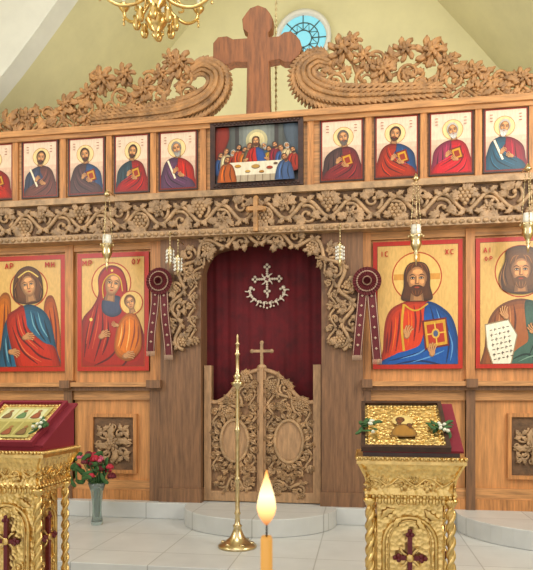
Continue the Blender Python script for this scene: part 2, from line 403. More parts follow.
for a,c in zip(arc,arc[1:]):
    if c[0]-a[0]>1e-4: m.prism([(a[0],a[1]),(c[0],c[1]),(c[0],zF0),(a[0],zF0)],-.06,.1,WOOD_D)
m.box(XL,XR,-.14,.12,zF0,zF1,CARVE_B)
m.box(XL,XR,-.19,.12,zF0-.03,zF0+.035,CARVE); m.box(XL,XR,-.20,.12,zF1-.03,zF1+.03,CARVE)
m.box(XL,XR,-.03,.12,zF1,zT,WOOD_H)
m.box(XL,XR,-.10,.14,zT-.06,zT+.0,WOOD_H); m.box(XL,XR,-.07,.02,zT-.1,zT-.06,WOOD_H)
m.box(XL,XR,-.06,.02,zF1,zF1+.07,WOOD_H)
for p in (18,65.5,111,155,204.5,311,368.5,423,477.5,531):
    a=X(p); m.box(a-.03,a+.03,-.055,0,zF1+.05,zT-.05,WOOD_O)
ico=m.build('iconostasis',.006)
m=MB(); vine(m,[(XL+.05,(zF0+zF1)/2),(XR-.05,(zF0+zF1)/2)],.34,-.14,CARVE,.42,.021,nl=10,big=1.1)
for i in range(int((XR-XL)/.07)):
    xx=XL+.04+i*.07; m.ell((xx,-.195,zF0-.0),(.028,.016,.02),CARVE,6,5)
m.build('frieze_carving',parent=ico)
m=MB(); cx,cz=W(256,212,-.2)
def cross(m,cx,cz,h,w,t,y0,y1,mat):
    m.box(cx-t/2,cx+t/2,y0,y1,cz-h*.6,cz+h*.4,mat); m.box(cx-w/2,cx+w/2,y0+.001,y1-.001,cz+h*.08-t/2,cz+h*.08+t/2,mat)
cross(m,cx,cz,.32,.15,.04,-.24,-.17,CARVE_C); 
for dx,dz in ((-.075,.027),(.075,.027),(0,.13)): m.ell((cx+dx,-.205,cz+dz),(.028,.03,.028),CARVE_C)
m.build('frieze_cross',parent=ico)
m=MB()
Yc=-.09
ap=[W(p,q,Yc) for p,q in ((184,350),(176,325),(178,295),(186,268),(200,250),(225,241),(262,238),(298,241),(324,250),(338,268),(346,295),(348,325),(341,350))]
vine(m,catmull(ap,6),.24,Yc,CARVE,.36,.02,big=1.15,nl=8)
vine(m,catmull([W(p,q,Yc) for p,q in ((194,345),(192,310),(196,275),(208,256))],6),.12,Yc-.01,CARVE,.22,.012)
vine(m,catmull([W(p,q,Yc) for p,q in ((331,345),(333,310),(329,275),(316,256))],6),.12,Yc-.01,CARVE,.22,.012)
m.build('arch_carving',parent=ico)
m=MB()
def carved_square(px0,py0,px1,py1):
    x0,z1=W(px0,py0,-.02); x1,z0=W(px1,py1,-.02)
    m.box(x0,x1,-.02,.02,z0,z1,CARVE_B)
    t=.035
    for q in ((x0-t,x0,z0-t,z1+t),(x1,x1+t,z0-t,z1+t),(x0,x1,z0-t,z0),(x0,x1,z1,z1+t)): m.box(q[0],q[1],-.045,.02,q[2],q[3],WOOD_O)
    cx,cz=(x0+x1)/2,(z0+z1)/2; R=(x1-x0)/2
    for a in range(4):
        q=a*pi/2+pi/4; m.spiral(cx+R*.55*cos(q),cz+R*.7*sin(q),R*.36,q,1.3,1 if a%2 else -1,-.03,.014,CARVE)
        m.leaf(cx,cz,q-pi/4,R*.95,R*.38,-.035,.02,CARVE); m.spiral(cx+R*.75*cos(q-pi/4),cz+R*.8*sin(q-pi/4),R*.2,q,1.2,1,-.03,.011,CARVE)
        for g in (-.7,0,.5,1.2): m.leaf(cx+R*.7*cos(q),cz+R*.8*sin(q),q+g*2.4,R*.42,R*.24,-.03,.018,CARVE)
    m.flower(cx,cz,R*.35,-.05,CARVE,8)
carved_square(94,417,134,470); carved_square(511,417,552,476)
carved_square(398,417,438,472); carved_square(10,418,46,468)
m.build('carved_panels',parent=ico)
# crest
def crest(name,mir):
    m=MB(); Y0=.0
    xc=X(260)
    def Q(px,py):
        x,z=W(px,py,Y0); return (2*xc-x,z) if mir else (x,z)
    A=lambda a: a if not mir else pi-a
    vp=catmull([Q(-30,131),Q(10,129),Q(45,127),Q(80,122),Q(115,119),Q(150,116)],5)
    vine(m,vp,.15,Y0,CARVE_C,.26,.018)
    body=catmull([Q(92,121),Q(120,119),Q(152,117),Q(182,113),Q(204,104),Q(216,91),Q(216,77),Q(204,70),Q(192,75)],6)
    nb=len(body)
    rr=[.03+.075*sin(pi*min(1,i/nb*1.03))**.8 for i in range(nb)]
    m.tube([(x,Y0,z) for x,z in body],rr,CARVE_C,10)
    for i in range(2,nb-2):
        a=body[i-1];c=body[i+1]; an=math.atan2(c[1]-a[1],c[0]-a[0])+pi
        nx,nz=-sin(an),cos(an)
        for o in (-.9,-.45,0,.45,.9):
            m.leaf(body[i][0]+nx*rr[i]*o-cos(an)*.03,body[i][1]+nz*rr[i]*o-sin(an)*.03,an+o*.5,.11,.05,Y0-rr[i]*(.98-.5*abs(o)),.018,CARVE_C,1)
        for sd in (-1,1):
            m.leaf(body[i][0]+sd*nx*rr[i]*.8,body[i][1]+sd*nz*rr[i]*.8,an+sd*.7,.12,.045,Y0-.01,.015,CARVE_C,1)
    hx,hz=Q(192,76); m.ell((hx,Y0,hz),(.06,.05,.045),CARVE_C); m.leaf(hx,hz,A(pi+.3),.12,.05,Y0,.02,CARVE_C,1)
    stems=[[(150,112),(140,98),(120,92),(104,82)],[(150,112),(165,95),(172,78),(180,70)],[(120,116),(100,104),(80,98),(70,106)],[(160,112),(178,100),(186,96),(192,88)],
           [(70,122),(52,112),(35,112),(25,122)],[(100,110),(95,92),(100,80)],[(140,100),(140,85),(150,78)],[(172,78),(176,66),(172,58)],[(40,122),(20,116),(8,122)]]
    for s_ in stems:
        p=catmull([Q(*q) for q in s_],5); m.tube([(x,Y0,z) for x,z in p],[.024*(1-.4*i/len(p)) for i in range(len(p))],CARVE_C,7)
    for px,py,R in ((104,82,.15),(181,66,.15),(145,92,.13),(68,106,.11),(126,76,.12),(162,76,.11),(30,118,.10),(90,94,.10),(172,60,.10)):
        x,z=Q(px,py); m.flower(x,z,R,Y0-.03,CARVE_C,7)
    for i,(px,py,r) in enumerate(((122,98,13),(160,98,11),(86,110,10),(48,114,9),(16,120,8),(188,95,9),(112,108,8),(140,108,8),(150,80,8),(186,80,8),(98,78,8))):
        x,z=Q(px,py); m.spiral(x,z,r*.0105,i*1.1,1.5,1 if i%2 else -1,Y0-.02,.018,CARVE_C)
    sil=[(0,120),(25,113),(50,108),(75,96),(90,82),(105,74),(130,72),(150,75),(165,68),(180,62),(200,66),(215,78)]
    for px in range(2,200,5):
        for a,c in zip(sil,sil[1:]):
            if a[0]<=px<=c[0]: top=a[1]+(c[1]-a[1])*(px-a[0])/(c[0]-a[0])
        bot=128-px*.06
        for k in range(2):
            y=random.uniform(top+5,bot-3); x,z=Q(px+random.uniform(-2,2),y)
            m.leaf(x,z,random.uniform(0,2*pi),random.uniform(.10,.17),random.uniform(.06,.09),Y0-random.uniform(-.02,.03),.03,CARVE_C)
    return m.build(name,parent=ico)
crest('carved_crest_a',False); crest('carved_crest_b',True)
m=MB(); Yx=-.03
ol_=[(246,117),(247,62),(233,62),(227,65),(218,64),(213,58),(213,43),(218,37),(227,36),(233,39),(247,38),(248,33),(243,29),(242,19),(246,13),(250,8),(258,5),(266,8),(270,13),(273,19),(272,28),(268,33),(269,37),(279,36),(284,32),(291,31),(296,35),(300,40),(302,47),(300,54),(296,58),(291,62),(284,62),(279,59),(269,61),(270,116)]
m.prism([W(p,q,Yx) for p,q in ol_][::-1],-.03,.09,CROSSW)
m.build('wooden_cross',.006)
# ---------------------------------------------------------------- icons
def icon_on(px0,px1,z0,z1,Yf,frame,ft,fd=.03):
    m=MB(); x0,x1=X(px0),X(px1)
    if ft:
        m.box(x0,x0+ft,Yf-fd,Yf,z0,z1,frame); m.box(x1-ft,x1,Yf-fd,Yf,z0,z1,frame)
        m.box(x0+ft,x1-ft,Yf-fd,Yf,z0,z0+ft,frame); m.box(x0+ft,x1-ft,Yf-fd,Yf,z1-ft,z1,frame)
    m.box(x0+ft,x1-ft,Yf-.012,Yf,z0+ft,z1-ft,frame)
    return m,x0+ft,x1-ft,z0+ft,z1-ft
def mkcanvas(m,box,x0,x1,z0,z1,Y):
    return Canvas(m,box,(x0,Y,z1),(x1-x0,0,0),(0,0,z0-z1),(0,-1,0))
def apostle(i,pa,pb,robe,mant,hair,beard,bl,tilt,item):
    m,x0,x1,z0,z1=icon_on(pa,pb,E+2.08,E+2.69,-.03,DARKW,.014,.018)
    c=mkcanvas(m,(0,0,40,60),x0,x1,z0,z1,-.044)
    c.rect(0,0,40,60,(140,50,36)); c.cl=(1.2,1.2,38.8,58.8); c.rect(0,0,40,60,(230,206,182)); 
    for k in range(6): c.rect(0,26+k*5,40,60,dk((222,190,166),1-.05*k))
    s=1 if i%2 else -1
    hx,hy=20+s*1.5,18
    c.ell(hx,hy-1,10,10,(178,130,80)); c.ell(hx,hy-1,9.4,9.4,(236,208,154))
    c.blob([(1,68),(2,48),(4,37),(11,30),(20,27),(29,30),(36,37),(38,48),(39,68)],robe)
    folds(c,[[(20,28),(19,40),(22,58)],[(12,32),(12,45),(9,58)],[(28,32),(29,45),(32,58)],[(8,38),(7,48),(5,58)]],dk(robe,.55),1.)
    folds(c,[[(16,30),(15,42),(16,58)],[(25,30),(26,42),(26,58)]],dk(robe,1.45),.7)
    mm=lambda p:[(20+(q[0]-20)*s,q[1]) for q in p]
    c.blob(mm([(20,27),(31,29),(37,40),(40,66),(2,66),(4,52),(16,46),(25,38)]),mant)
    folds(c,[mm([(30,31),(26,42),(10,52)]),mm([(33,38),(28,50),(14,58)]),mm([(35,46),(32,54),(26,59)])],dk(mant,.55),1.)
    folds(c,[mm([(28,30),(24,40),(8,49)]),mm([(34,44),(32,52),(24,60)]),mm([(31,38),(26,47),(12,55)])],dk(mant,1.5),.6)
    if item==1: c.poly([(19,36),(29,33),(32,45),(22,48)],(120,40,30)); c.poly([(20.5,37),(28,34.9),(30.5,43.8),(23,46)],(200,150,70)); c.poly([(22.3,38.6),(27,37.2),(28.6,42.8),(24.1,44.2)],(150,60,40))
    elif item==2: c.line([(9,30),(17,49)],2.4,(150,120,90)); c.line([(9,30),(17,49)],1.8,(240,230,205))
    hand(c,16,42,5,-.9); hand(c,25,46,5,pi+.5)
    head(c,hx,hy,7.4,hair,beard=beard,bl=bl,tilt=tilt*.35)
    for q in (5,32):
        for k in range(3): c.line([(q,6+k*3),(q+2.6,6+k*3)],.6,(150,60,44))
    m.build('icon_painting')
BR=(64,40,26); GR=(186,180,170)
apostle(0,-22,16,(150,36,32),(170,50,40),BR,True,.6,.2,1)
apostle(1,24,60.5,(52,58,80),(96,56,50),BR,True,.6,.4,2)
apostle(2,70,107,(50,74,110),(74,50,50),BR,True,.6,-.4,1)
apostle(3,115.5,151,(44,62,70),(150,48,46),BR,True,.5,.4,1)
apostle(4,160,199,(172,60,54),(84,52,76),(140,136,128),True,1.,-.6,2)
apostle(5,320,364,(74,50,46),(116,46,46),(92,82,74),True,.8,-.4,1)
apostle(6,374,419,(46,72,112),(150,56,42),BR,True,.5,.5,1)
apostle(7,428,473,(140,56,76),(184,62,66),GR,True,.8,-.4,1)
apostle(8,482,528,(140,50,58),(42,76,94),GR,True,1.2,.5,2)
apostle(9,535,580,(60,90,60),(160,60,50),BR,True,.8,0,1)
# Last supper
m,x0,x1,z0,z1=icon_on(212,304,E+2.06,E+2.73,-.03,DARKW,.05,.05)
c=mkcanvas(m,(0,0,84,62),x0,x1,z0,z1,-.044)
c.rect(0,0,84,62,(50,48,50)); c.cl=(0,0,84,62)
for k in range(6): c.rect(12+k*4,0,72-k*4,26-k*1.2,dk((112,116,110),.6+.12*k))
c.rect(0,0,10,34,(66,38,30)); c.rect(74,0,84,34,(66,38,30)); c.blob([(2,-4),(12,-4),(14,12),(6,30),(-3,34)],(120,44,34)); c.blob([(82,-4),(70,-4),(70,12),(78,30),(88,34)],(70,80,90))
c.rect(20,0,24,24,(60,54,52)); c.rect(60,0,64,24,(60,54,52)); c.ell(42,16,11,12,(190,180,140)); c.ell(42,16,8,9,(226,210,160))
cols=[(150,50,36),(60,84,130),(190,150,70),(96,84,60),(170,74,50),(200,180,140),(120,40,50),(50,84,104),(186,110,56)]
xs=[(5,31),(11,27),(18,29),(24,24),(30,27),(35,23),(50,24),(55,28),(61,24),(67,28),(73,26),(79,31)]
for k,(x,y) in enumerate(xs):
    cl=cols[(k*4+1)%9]
    c.blob([(x-5.5,y+20),(x-5,y+6),(x,y+2.4),(x+5,y+6),(x+5.5,y+20)],cl); folds(c,[[(x,y+4),(x-2,y+10),(x-1,y+17)],[(x+3,y+5),(x+2,y+11),(x+3,y+17)]],dk(cl,.5),.9); folds(c,[[(x-2,y+5),(x-3.5,y+11),(x-3,y+16)]],dk(cl,1.4),.6)
    head(c,x,y-.5,3.6,((70,44,28),(110,70,40),(170,165,155),(50,34,24))[k%4],(198,144,104),beard=k%4!=1,bl=.5,tilt=(.35 if x<42 else -.35))
c.blob([(32,46),(34,30),(42,25),(50,30),(52,46)],(178,52,44)); c.blob([(42,26),(50,30),(53,46),(45,46)],(52,76,130)); head(c,42,19,5,(84,52,30),longh=True)
folds(c,[[(40,27),(38,35),(40,44)],[(36,30),(35,38),(35,44)]],(110,28,24),1.)
hand(c,33,38,3.6,2.6); hand(c,52,38,3.6,.5)
c.poly([(16,41),(68,41),(76,55),(8,55)],(226,216,192)); c.poly([(8,55),(76,55),(74,63),(10,63)],(176,160,136)); 
for k in range(9): c.line([(12+k*7.4,55),(11+k*7.6,62)],1.,(130,112,92))
for x,y,r,cl in ((24,45,3,(190,140,70)),(42,46,4,(180,140,80)),(56,48,3,(150,60,40)),(34,51,2.5,(200,160,90)),(62,44,2,(90,60,40)),(48,52,2.4,(170,120,60)),(18,52,2.4,(150,110,70)),(68,52,2.4,(190,150,90))): c.ell(x,y+.5,r*1.1,r*.6,(120,100,80)); c.ell(x,y,r,r*.5,cl)
for x,s_,cl in ((13,1,(164,84,40)),(71,-1,(64,84,120))):
    c.blob([(x-9,68),(x-7,47),(x,41),(x+7,47),(x+9,68)],cl); folds(c,[[(x,42),(x-3,52),(x-2,62)],[(x+4,45),(x+3,54),(x+5,62)]],dk(cl,.5),1.); folds(c,[[(x-3,44),(x-5,53),(x-5,61)]],dk(cl,1.5),.8); head(c,x,38.5,4.2,(80,50,30),(190,136,96),tilt=.4*s_)
for k in range(22):
    xx=x0+(x1-x0)*k/21.; m.ell((xx,-.08,z0-.025),(.018,.012,.016),DARKW,6,4); m.ell((xx,-.08,z1+.025),(.018,.012,.016),DARKW,6,4)
m.build('last_supper_painting')
GB=(218,178,116); RED=(184,44,28)
zi0,zi1=E+.25,E+1.475
def bigicon(pa,pb,box,Yf=-.005):
    m,x0,x1,z0,z1=icon_on(pa,pb,zi0,zi1,Yf,WOOD_H,.0)
    m.box(x0,x1,Yf-.03,Yf,z0,z1,WOOD_O)
    c=mkcanvas(m,box,x0,x1,z0,z1,Yf-.031)
    c.rect(*box,RED)
    c.cl=(box[0]+4.2,box[1]+4.2,box[2]-4.2,box[3]-4.2)
    c.rect(*box,(120,70,30)); c.cl=(box[0]+4.7,box[1]+4.7,box[2]-4.7,box[3]-4.7); c.rect(*box,GB)
    return m,c
m,c=bigicon(373,462,(373,240,462,368))
c.ring(417,276,25,1.2,(176,70,40)); c.ell(417,276,23.6,23.6,(226,188,120))
for q in ((394,273,404,279),(430,273,440,279),(414,253,420,262)): c.rect(*q,(206,150,84))
R_=(196,62,34); B_=(34,80,148)
c.blob([(382,378),(383,348),(385,322),(391,308),(404,301),(417,298),(430,301),(443,308),(452,322),(456,348),(459,378)],R_)
c.blob([(428,301),(442,307),(453,320),(459,348),(460,378),(378,378),(382,360),(400,354),(418,346),(424,330),(424,312)],B_)
folds(c,[[(430,305),(434,325),(428,345)],[(445,318),(449,340),(446,362)],[(388,360),(410,355),(430,348)],[(392,364),(420,360),(448,366)],[(438,310),(443,330),(440,345)]],(18,42,88),1.6)
folds(c,[[(436,308),(440,322),(438,335)],[(400,358),(418,353),(428,346)],[(448,330),(452,345),(450,360)],[(410,362),(430,356),(444,350)]],(104,150,200),1.1)
folds(c,[[(392,318),(391,335),(388,352)],[(400,310),(399,328),(396,350)],[(414,304),(416,320),(414,340)],[(420,306),(421,318),(419,332)],[(388,330),(387,342),(386,352)]],(116,28,22),1.5)
folds(c,[[(396,315),(395,332),(392,350)],[(408,308),(409,322),(408,345)],[(411,310),(412,322),(411,334)]],(230,120,76),1.)
c.line([(404,303),(402,325),(404,350)],2.4,(206,160,76)); c.line([(405,304),(412,309),(419,309),(428,303)],1.6,(206,160,76))
c.poly([(422,320),(446,317),(449,345),(425,349)],(110,32,26)); c.poly([(424,321.5),(444.8,319),(447.3,343.5),(426.7,347)],(206,156,74)); c.poly([(426.5,324.5),(442.6,322.4),(444.6,341),(428.8,343.8)],(176,60,40))
c.line([(434.5,322),(437,345)],1.3,(226,186,96)); c.line([(427,334),(445,331.5)],1.3,(226,186,96)); c.ell(435.6,333,4,5,(214,170,90)); c.ell(435.6,333,2.4,3.2,(80,90,120))
hand(c,407,334,9,-1.3); hand(c,432,352,9,-1.5)
head(c,417,279,16.5,(84,50,30),(204,148,104),True,.6,True)
c.text(382,250,5,I_,RED,1); c.text(385,250,5,C_,RED,1); c.text(445,250,5,X_,RED,1); c.text(450,250,5,C_,RED,1)
m.build('icon_painting')
m,c=bigicon(475,563,(478,236,566,366))
c.ring(523,270,26,1.2,(176,70,40)); c.ell(523,270,24.6,24.6,(226,188,120))
c.blob([(487,376),(487,344),(491,318),(503,303),(523,297),(541,303),(552,318),(558,345),(562,376)],(150,92,60))
c.blob([(528,299),(543,304),(554,320),(562,376),(500,378),(512,354),(530,340),(528,320)],(62,90,78))
folds(c,[[(535,306),(540,330),(532,352)],[(548,322),(552,345),(550,366)],[(510,360),(530,352),(545,366)],[(541,308),(547,328),(543,350)]],(28,48,42),1.6); folds(c,[[(538,308),(543,328),(538,345)],[(520,360),(535,354),(545,358)]],(120,150,130),1.)
folds(c,[[(498,312),(496,332),(493,360)],[(508,306),(508,325),(505,345)],[(516,302),(518,318),(516,335)]],(90,50,34),1.5); folds(c,[[(502,310),(501,325),(499,340)],[(512,304),(513,318),(511,330)]],(200,140,96),1.)
c.poly([(487,322),(511,317),(520,333),(514,362),(496,366),(489,345)],(150,130,100)); c.poly([(488,323),(510.5,318.4),(519,333),(513,361),(496.8,364.6),(490,345)],(236,228,206))
for k in range(7):
    for j in range(5): 
        c.line([(492+j*4.2+k*.7,328.5+k*4.8-j*.9),(494.6+j*4.2+k*.7,327.9+k*4.8-j*.9)],.7,(70,54,44),2)
        if (k+j)%2: c.line([(493+j*4.2+k*.7,326.8+k*4.8-j*.9),(493+j*4.2+k*.7,330+k*4.8-j*.9)],.6,(70,54,44),2)
hand(c,508,314,9,-1.9); hand(c,538,330,9,-2.4)
c.blob([(507,260),(509,249),(523,245),(537,249),(541,262),(545,276),(540,289),(524,293),(506,289),(501,276)],(98,68,46))
for q in (-1,1):
    for j in range(4): c.line([(523+q*(12+j*2),256+j*3),(523+q*(16+j*1.6),270+j*3),(523+q*(13+j*2),283+j*1.5)],1.2,(150,108,74) if j%2 else (56,36,26),4,True)
head(c,523,270,16,(104,72,48),(202,146,104),True,.75,False)
c.text(486,246,5,A_,RED,1); c.text(492,246,5,I_,RED,1); c.text(487,255,4,O_,RED,.9); c.text(492,255,4,P_,RED,.9); c.text(554,246,5,I_,RED,1)
m.build('icon_painting')
m,c=bigicon(79,150,(79,259,150,371))
c.ring(113,288,20,1.2,(176,70,40)); c.ell(113,288,18.8,18.8,(226,188,120))
V_=(158,42,32)
c.blob([(78,382),(80,345),(84,322),(94,310),(100,298),(100,282),(106,273),(115,271),(124,276),(129,290),(130,308),(140,322),(147,345),(150,382)],V_)
folds(c,[[(100,306),(96,325),(90,350)],[(104,312),(104,335),(96,362)],[(122,345),(112,358),(96,366)],[(130,352),(128,362),(122,368)],[(94,316),(89,335),(86,358)],[(110,322),(110,340),(104,356)]],(88,20,18),1.5)
folds(c,[[(97,308),(92,325),(88,345)],[(108,316),(108,335),(104,352)],[(101,312),(99,330),(94,350)]],(206,100,76),.9)
c.blob([(106,301),(122,301),(123,316),(113,320),(104,314)],(62,70,92))
head(c,114.5,289,12.5,None,(210,156,112),False,tilt=.2)
c.blob([(102,298),(101,286),(106,276),(115,273),(124,278),(128,290),(127,302),(124,294),(122,284),(115,279.5),(108,283),(105,292),(106,304)],V_,5,False)
c.line([(105.5,302),(104.6,291),(108,283),(115,279.3),(122,284),(124.4,296)],1.1,(214,170,80))
c.ell(114,276,1.2,1.2,(240,210,120)); c.ell(93,322,1.6,1.6,(240,210,120))
c.ring(133,307,11.5,1,(176,70,40)); c.ell(133,307,10.6,10.6,(230,192,124))
c.blob([(117,354),(118,334),(123,322),(132,316),(140,322),(143,336),(142,352),(130,362)],(206,116,52))
folds(c,[[(127,322),(126,336),(122,350)],[(136,322),(136,336),(132,352)],[(140,328),(140,340),(137,350)]],(140,66,32),1.2); folds(c,[[(131,320),(131,336),(128,352)],[(124,326),(123,338),(120,348)]],(244,190,120),.9)
head(c,132,307,7.6,(110,70,40),(210,156,112),False,tilt=-.25)
hand(c,104,338,8,-.5); hand(c,128,357,8,-.2); hand(c,119,328,5,pi+.4)
c.text(85,266,5,M_,RED,1); c.text(91,266,5,P_,RED,1); c.text(134,266,5,O_,RED,1); c.text(139,266,5,Y_,RED,1)
m.build('icon_painting')
m,c=bigicon(-9,67,(-9,259,67,371))
c.ring(31,290,19,1.2,(176,70,40)); c.ell(31,290,17.8,17.8,(226,188,120))
c.blob([(-8,376),(-8,330),(-2,306),(6,294),(13,300),(12,330),(4,376)],(190,110,56)); folds(c,[[(2,304),(0,330),(-4,360)],[(7,302),(6,330),(2,360)],[(10,306),(10,330),(6,350)]],(110,52,32),1.5)
c.blob([(46,310),(54,298),(60,316),(63,350),(62,376),(52,376)],(176,90,50)); folds(c,[[(55,306),(58,330),(58,362)],[(51,310),(54,330),(55,345)]],(104,40,28),1.4)
c.blob([(0,384),(3,347),(8,322),(18,311),(31,306),(44,311),(52,322),(58,347),(62,384)],(44,90,118))
c.blob([(9,320),(19,310),(26,308),(30,328),(46,343),(58,350),(62,384),(28,384),(15,352)],(180,50,36))
folds(c,[[(18,316),(22,336),(38,352)],[(14,326),(24,350),(40,364)],[(24,314),(29,334),(46,350)],[(30,345),(42,356),(54,360)]],(96,22,20),1.6); folds(c,[[(20,314),(25,334),(40,349)],[(18,334),(28,352),(44,362)]],(220,120,90),.9)
folds(c,[[(36,314),(40,330),(48,342)],[(46,320),(50,334),(53,344)],[(10,335),(11,350),(14,366)],[(6,345),(7,356),(9,368)]],(20,46,64),1.6)
folds(c,[[(40,313),(44,328),(50,338)],[(33,312),(36,326),(42,336)],[(8,338),(9,350),(11,362)]],(120,170,186),1.)
hand(c,28,338,8,-.2); hand(c,14,352,8,.2)
c.blob([(17,302),(16,284),(21,273),(31,269),(41,274),(45,286),(44,302),(31,306)],(100,62,38))
head(c,31,288,12.2,(100,62,38),(210,156,112),False,tilt=-.18)
for q in (-1,1):
    for j in range(3): c.line([(31+q*(10+j),280+j*4),(31+q*(13+j*.4),290+j*2),(31+q*(11+j),300)],1.2,(150,100,60) if j%2 else (60,36,24),4,True)
c.line([(21,280),(31,274),(41,280)],1.2,(230,200,120))
c.text(8,266,5,A_,RED,1); c.text(13,266,5,P_,RED,1); c.text(48,266,5,M_,RED,1); c.text(54,266,5,H_,RED,1)
m.build('icon_painting')
# ---------------------------------------------------------------- curtain
m=MB(); nx=120; nzz=8; vs=[];fs=[]
ca,cb=ol-.03,orr+.03; zt,zb_=zF0-.02,.36
for j in range(nzz+1):
    for i in range(nx+1):
        t=i/nx; z=zb_+(zt-zb_)*j/nzz
        vs.append((ca+(cb-ca)*t,.24+.008*sin(t*2*pi*7+.4*sin(j))+.003*sin(t*2*pi*17+j*.2),z))
for j in range(nzz):
    for i in range(nx): fs.append((j*(nx+1)+i,j*(nx+1)+i+1,(j+1)*(nx+1)+i+1,(j+1)*(nx+1)+i))
m.add(vs,fs,VELV,True)
m.tube([(ca,.24,zt),(cb,.24,zt)],.015,BRASS)
def Qc(p,q): return W(p,q,.215)
cx,cz=Qc(267,279)
def bead(x,z,r,mat=SILV): m.ell((x,.218,z),(r,.008,r),mat,8,5)
for a in range(4):
    q=a*pi/2; 
    for t in (.03,.055,.08,.105): bead(cx+t*cos(q),cz+t*sin(q),.015)
    tx,tz=cx+.125*cos(q),cz+.125*sin(q)
    for dq in (-1,0,1): bead(tx+.024*cos(q+dq*1.5),tz+.024*sin(q+dq*1.5),.016)
    q+=pi/4; m.leaf(cx,cz,q,.08,.022,.218,.006,SILV,1)
bead(cx,cz,.026,BURG)
for k in range(8): bead(cx+.03*cos(k*pi/4),cz+.03*sin(k*pi/4),.009)
for k in range(19):
    a=pi+ (k/18)*pi; x=cx+.185*cos(a); z=cz-.12+.13*sin(a)
    bead(x,z,.012 if k%2 else .018)
    if k%2==0: m.leaf(x,z,a,.05,.022,.218,.006,SILV,1); m.leaf(x,z,a+pi*.7,.035,.016,.218,.006,SILV,1)
for s_ in (-1,1):
    bead(cx+s_*.17,cz-.09,.022); bead(cx+s_*.14,cz-.105,.014)
m.leaf(cx,cz-.13,-pi/2,.07,.03,.218,.006,SILV,1)
for k in range(5): bead(cx+(k-2)*.035,cz-.28-.01*(2-abs(k-2)),.012)
m.build('red_velvet_curtain')
# ---------------------------------------------------------------- royal doors
m=MB(); cxd=(ol+orr)/2; zt0=.33
hw=(orr-ol)/2-.012
def leafdoor(s):
    tp=catmull([(hw-.075,E-.06),(hw-.14,E-.06),(hw-.24,E+.0),(hw-.34,E+.12),(hw-.44,E+.22),(.006,E+.27)],5)
    poly=[(s*.006,zt0)]+[(s*hw,zt0),(s*hw,E+.30),(s*(hw-.075),E+.30)]+[(s*x,z) for x,z in tp]
    poly=[(cxd+x,z) for x,z in poly]
    m.prism(poly,.02,.09,DOOR_B)
    m.box(*sorted((cxd+s*hw,cxd+s*(hw-.075))),-.005,.02,zt0,E+.30,DOORW)
    m.box(*sorted((cxd+s*.006,cxd+s*.045)),-.005,.02,zt0,E+.26,DOORW)
    m.box(*sorted((cxd+s*.045,cxd+s*(hw-.075))),-.003,.02,zt0,zt0+.10,DOORW)
    m.tube([(cxd+s*x,.01,z-.01) for x,z in tp],.022,DOORW,6)
    mx,mz=cxd+s*.275,E-.46; ra,rb=.14,.21
    m.prism([(mx+ra*cos(2*pi*k/28),mz+rb*sin(2*pi*k/28)) for k in range(28)],-.005,.03,DOORW)
    m.tube([(mx+ra*cos(2*pi*k/28),-.01,mz+rb*sin(2*pi*k/28)) for k in range(29)],.018,CARVE,6)
    for k in range(22):
        a=2*pi*k/22; m.leaf(mx+(ra+.01)*cos(a),mz+(rb+.01)*sin(a),a+.5*s,.09,.05,.0,.02,CARVE,2)
    yv=.018
    vine(m,catmull([(cxd+s*.10,zt0+.14),(cxd+s*.25,zt0+.20),(cxd+s*.42,zt0+.14)],6),.2,yv,CARVE,.26,.016,nl=9)
    vine(m,catmull([(cxd+s*.08,zt0+.35),(cxd+s*.1,E-.75),(cxd+s*.09,E-.45),(cxd+s*.09,E-.1),(cxd+s*.1,E+.15)],6),.13,yv,CARVE,.22,.014,nl=8)
    vine(m,catmull([(cxd+s*(hw-.12),zt0+.3),(cxd+s*(hw-.12),E-.6),(cxd+s*(hw-.12),E-.3),(cxd+s*(hw-.14),E-.12)],6),.12,yv,CARVE,.22,.014,nl=8)
    vine(m,catmull([(cxd+s*.12,zt0+.28),(cxd+s*.27,zt0+.36),(cxd+s*.42,zt0+.30)],6),.14,yv,CARVE,.24,.014,nl=8)
    vine(m,catmull([(cxd+s*(hw-.16),E-.15),(cxd+s*.27,E-.08),(cxd+s*.2,E+.05),(cxd+s*.12,E+.16)],6),.24,yv,CARVE,.26,.016,nl=9)
leafdoor(1); leafdoor(-1)
m.box(cxd-.02,cxd+.02,-.03,.03,zt0,E+.27,DOORW)
cross(m,cxd+.0,E+.42,.26,.2,.028,.0,.03,CARVE)
for dx,dz in ((-.1,.02),(.1,.02),(0,.105)): m.ell((cxd+dx,.015,E+.42+dz),(.022,.018,.022),CARVE)
m.ell((cxd,.015,E+.28),(.05,.03,.03),CARVE)
m.build('royal_doors',.003)
